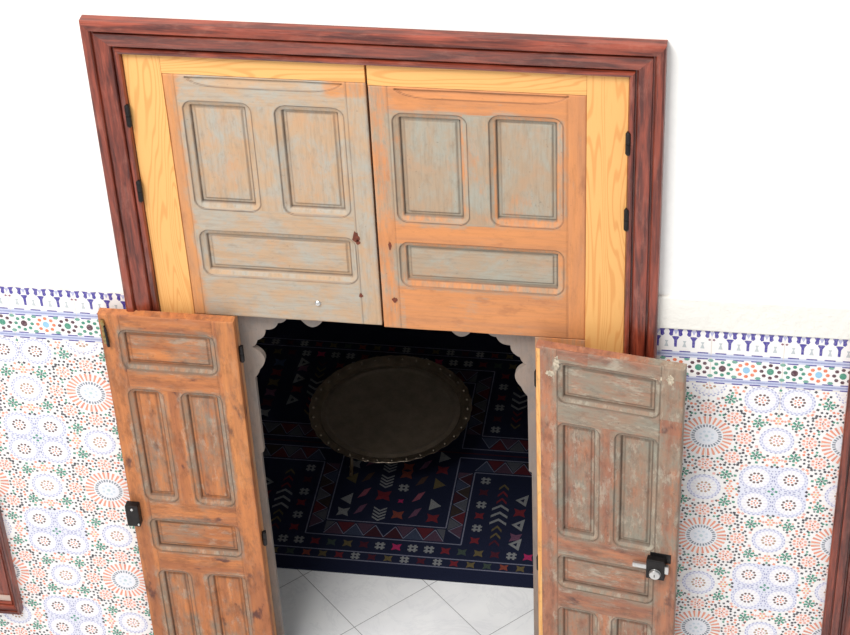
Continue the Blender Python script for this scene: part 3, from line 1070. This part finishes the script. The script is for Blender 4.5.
for y in (.552, .594):
    for s in (1, -1): K.line((RX0, Yy(y, s)), (RX1, Yy(y, s)), .0024, GRYL, 2)
seq = [RMAR, RYEL, RGRY, RRED, RYEL, RGRN, RRED, RSLA, RRED, RGRY, RMAR, RYEL]
n = 0
x = RX0 + .03
while x < RX1 - .02:
    for s in (1, -1):
        c = [RGRY, RMAR, RYEL, RGRY, RMAR, RGRY, RRED, RYEL, RGRN, RORG, RYEL, RRED][n % 12]
        (hash8 if c == RGRY else blob)(x, Yy(.573, s), c, .0135)
        c = [RGRY, RRED, RGRN, RYEL, RMAR, RGRY, RPNK, RGRY][n % 8]
        (hash8 if c == RGRY else blob)(x + .02, Yy(.632, s), c, .015)
    x += .0585; n += 1
# meander frames
mline((XC, .668), (.075, .668)); mline((.075, .668), (.075, 1.045)); mline((.075, 1.045), (RX1 - .05, 1.045))
mline((XC, .746), (.010, .746)); mline((.010, .746), (.010, 1.120)); mline((.010, 1.120), (RX1 - .05, 1.120))
# zigzag fill of the meander band, horizontal then upright then horizontal
cols = [srgb(66, 34, 42), srgb(62, 70, 92), srgb(84, 62, 78), srgb(96, 38, 46), srgb(86, 88, 96), srgb(62, 52, 48)]


def band(p, q, sgn, off, w=.074):
    """triangles along p->q, band lies to side sgn"""
    L = math.hypot(q[0] - p[0], q[1] - p[1]); n = max(2, int(round(L / .068)))
    d = ((q[0] - p[0]) / L, (q[1] - p[1]) / L); nn = (-d[1] * sgn, d[0] * sgn)
    P = lambda t, h: (p[0] + d[0] * t * L / n + nn[0] * h * w, p[1] + d[1] * t * L / n + nn[1] * h * w)
    for i in range(n):
        c = cols[(i + off) % 6]; c2 = cols[(i + off + 2) % 6]
        for sx in (1, -1):
            for sy in (1, -1):
                T = lambda a: (X(a[0], sx), Yy(a[1], sy))
                K.poly([T(P(i, .08)), T(P(i + 1, .08)), T(P(i + .5, .8))], c, 1)
                K.poly([T(P(i + .55, .92)), T(P(i + 1.45 if i < n - 1 else i + 1, .92)), T(P(i + 1, .2))], c2, 1)
                K.line(T(P(i, .1)), T(P(i + .5, .85)), .0015, GRYL, 2)
                K.line(T(P(i + .5, .85)), T(P(i + 1, .1)), .0015, GRYL, 2)


band((XC, .670), (.010, .670), 1, 0)
band((.073, .70), (.073, 1.04), 1, 2, .062)
band((.075, 1.047), (RX1 - .05, 1.047), 1, 1)
for s in (1, -1):
    K.line((RX0 + .05, YC), (RX1 - .05, YC), .003, RMAR, 2)


# side fields
def sidefield(sx, sy):
    for i, y in enumerate((1.005, .943, .878, .821, .757, .694)):
        (hash8 if i % 2 == 0 else blob)(X(.12, sx), Yy(y, sy), RGRY if i % 2 == 0 else (RRED if i != 1 else RMAR), .015)
    K.layer = 3
    for i in range(9):
        y = .995 - i * .036
        c = [RYEL, RRED, RRED, RGRY, RGRY, RGRY, RYEL, RYEL, RMAR][i]
        w = .03 if 3 <= i < 6 else .018
        K.poly([(X(.191 - w, sx), Yy(y - .022, sy)), (X(.191, sx), Yy(y, sy)), (X(.191 + w, sx), Yy(y - .022, sy)), (X(.191 + w, sx), Yy(y - .034, sy)), (X(.191, sx), Yy(y - .012, sy)), (X(.191 - w, sx), Yy(y - .034, sy))], c)
    for i, y in enumerate((.915, .788, .69)):
        K.poly([(X(.24, sx), Yy(y, sy)), (X(.285, sx), Yy(y + .032, sy)), (X(.28, sx), Yy(y - .03, sy))], RGRY)
        K.poly([(X(.257, sx), Yy(y, sy)), (X(.272, sx), Yy(y + .01, sy)), (X(.27, sx), Yy(y - .01, sy))], NAVY, 4)
        if i < 2: blob(X(.262, sx), Yy(y - .064, sy), RRED if i != 1 else RMAU, .019)
    for i in range(6):
        blob(X(.36, sx), Yy(.70 + i * .06, sy), [RSLA, RRED, RYEL, RMAU, RMAR, RGRY][i], .02)
        blob(X(.45, sx), Yy(.70 + i * .06, sy), [RMAR, RBRN, RGRY, RRED, RMAR, RYEL][i], .02)
        blob(X(.53, sx), Yy(.70 + i * .06, sy), [RMAR, RMAU, RSLA, RRED, RYEL, RGRN][i], .02)


mir(sidefield)


# centre medallion columns, repeated along y
def chev(u, v, c, w=.024, k=4):
    for i in range(k):
        y = v + .028 - i * .016
        K.poly([(u - w, y), (u, y - .016), (u + w, y), (u + w, y - .008), (u, y - .025), (u - w, y - .008)], c, 3)


for r in range(3):
    y = .80 + r * .255
    chev(-.240, y, RGRY); blob(-.240, y + .088, RRED, .024); chev(-.240, y + .172, RGRY)
    blob(-.173, y - .006, RORG, .019); blob(-.173, y + .066, RPNK, .009); hash8(-.173, y + .136, RGRY, .016); blob(-.173, y + .208, RORG, .02)
    for u, c in ((-.111, RMAU), (-.311, RMAU)):
        for j in range(3):
            q = y + .01 + j * .085
            K.poly([(u - .022, q - .03), (u + .006, q - .012), (u + .02, q + .03), (u - .004, q + .016)], [RMAU, srgb(150, 84, 100), RBRN][j], 3)
    for u, s in ((-.045, 1), (-.372, -1)):
        K.poly([(u - s * .02, y + .03), (u - s * .02, y + .09), (u + s * .022, y + .055)], RGRY, 3)
        blob(u, y - .01, RRED if s > 0 else RGRY, .02)
        K.poly([(u - s * .02, y + .14), (u - s * .02, y + .20), (u + s * .022, y + .165)], RYEL, 3)
# body of the rug with rounded thickness
bv, bf = box_geo(RX0, RX1, RY0, RY1, .0, .0088)
rug = mesh_obj('kilim_rug', *merge([(bv, bf)]), mat_plain('rug_edge', NAV2, .95, 0, .2, 200, .1))
tag(rug, 'dark navy woven kilim rug with red and grey motifs on the marble floor', 'rug')
K.build('woven_pattern', M_RUG, rug)

# ------------------------------------------------------------------ tray on its low stand
TZ = .205
tray = thing('serving_tray', 'large round dark bronze tray with a scalloped rim above the rug', 'tray', (-.244, 1.130, TZ))
prof = [(.0001, .0), (.225, .0), (.232, .0015), (.236, .006), (.240, .0065), (.246, .003), (.256, .003)]
well = mesh_obj('tray_well', *lathe_geo(prof, 144), M_BRONZE, tray, smooth=True)
wob = lambda a, r: r * (1 + .013 * abs(math.sin(17 * a)) * max(0, (r - .27) / .028))
prof = [(.256, .003), (.262, .008), (.268, .013), (.276, .015), (.286, .016), (.292, .019), (.2955, .021), (.297, .018), (.2945, .014), (.286, .012), (.268, .008), (.256, -.001), (.0001, -.002)]
g = [lathe_geo(prof, 288, wob=wob)]
for i in range(34):
    a = 2 * PI * (i + .5) / 34
    g.append(lathe_geo([(.0001, .0055), (.004, .004), (.006, 0)], 8, 'z', (.284 * math.cos(a), .284 * math.sin(a), .0155)))
mesh_obj('rim', *merge(g), mat_plain('worn_bronze', srgb(150, 136, 120), .26, .9, .12, 30), tray, smooth=True)

stand = thing('tray_stand', 'low wooden stand with thin legs under the round bronze tray', 'stand', (-.244, 1.130, 0))
for a, fr in ((-130.5, .204), (15, .17), (120, .2)):
    a = math.radians(a)
    pts = [(fr, .0150, .009), (fr - .004, .03, .011), (fr - .012, .10, .008), (.163, .17, .010), (.16, TZ - .004, .009)]
    g = []
    for (r0, z0, w0), (r1, z1, w1) in zip(pts[:-1], pts[1:]):
        g.append(tube_geo((r0 * math.cos(a), r0 * math.sin(a), z0), (r1 * math.cos(a), r1 * math.sin(a), z1), w0 * .7, w1 * .7, 12))
    mesh_obj('leg', *merge(g), M_LEGW, stand, smooth=True)
v, f = lathe_geo([(.150, TZ - .020), (.172, TZ - .020), (.172, TZ - .0035), (.150, TZ - .0035), (.150, TZ - .020)], 48)
mesh_obj('ring', v, f, M_LEGW, stand)

# ------------------------------------------------------------------ light
w = bpy.data.worlds.new('sky'); SC.world = w; w.use_nodes = True
bg = w.node_tree.nodes['Background']
bg.inputs[0].default_value = (0.93, 0.97, 1.0, 1); bg.inputs[1].default_value = .72


def area(name, loc, target, size, power, col):
    L = bpy.data.lights.new(name, 'AREA'); L.shape = 'RECTANGLE'; L.size = size[0]; L.size_y = size[1]; L.energy = power; L.color = col
    o = bpy.data.objects.new(name, L); COL.objects.link(o); o.location = loc
    o.rotation_euler = (Vector(target) - Vector(loc)).to_track_quat('-Z', 'Y').to_euler()
    return o


area('skylight', (-1.6, -3.0, 6.6), (0, 0, 1.9), (3.0, 2.2), 440, (1.0, .98, .95))

# ------------------------------------------------------------------ camera
cam = bpy.data.cameras.new('camera'); co = bpy.data.objects.new('camera', cam); COL.objects.link(co)
cam.sensor_width = 36; cam.lens = 2113.9 / 850 * 36
yaw, pitch, roll = -0.1846, 0.6723, -0.0529
f_ = Vector((math.sin(yaw) * math.cos(pitch), math.cos(yaw) * math.cos(pitch), -math.sin(pitch)))
r_ = Vector((math.cos(yaw), -math.sin(yaw), 0)); u_ = r_.cross(f_)
c_, s_ = math.cos(roll), math.sin(roll)
R2 = c_ * r_ + s_ * u_; U2 = -s_ * r_ + c_ * u_
mw = Matrix((R2, U2, -f_)).transposed().to_4x4()
mw.translation = Vector((-0.1477 + 1.12, -4.5975, 3.8949 + 1.4))
co.matrix_world = mw
SC.camera = co
SC.view_settings.view_transform = 'Standard'
SC.view_settings.look = 'None'
SC.view_settings.exposure = 0.0
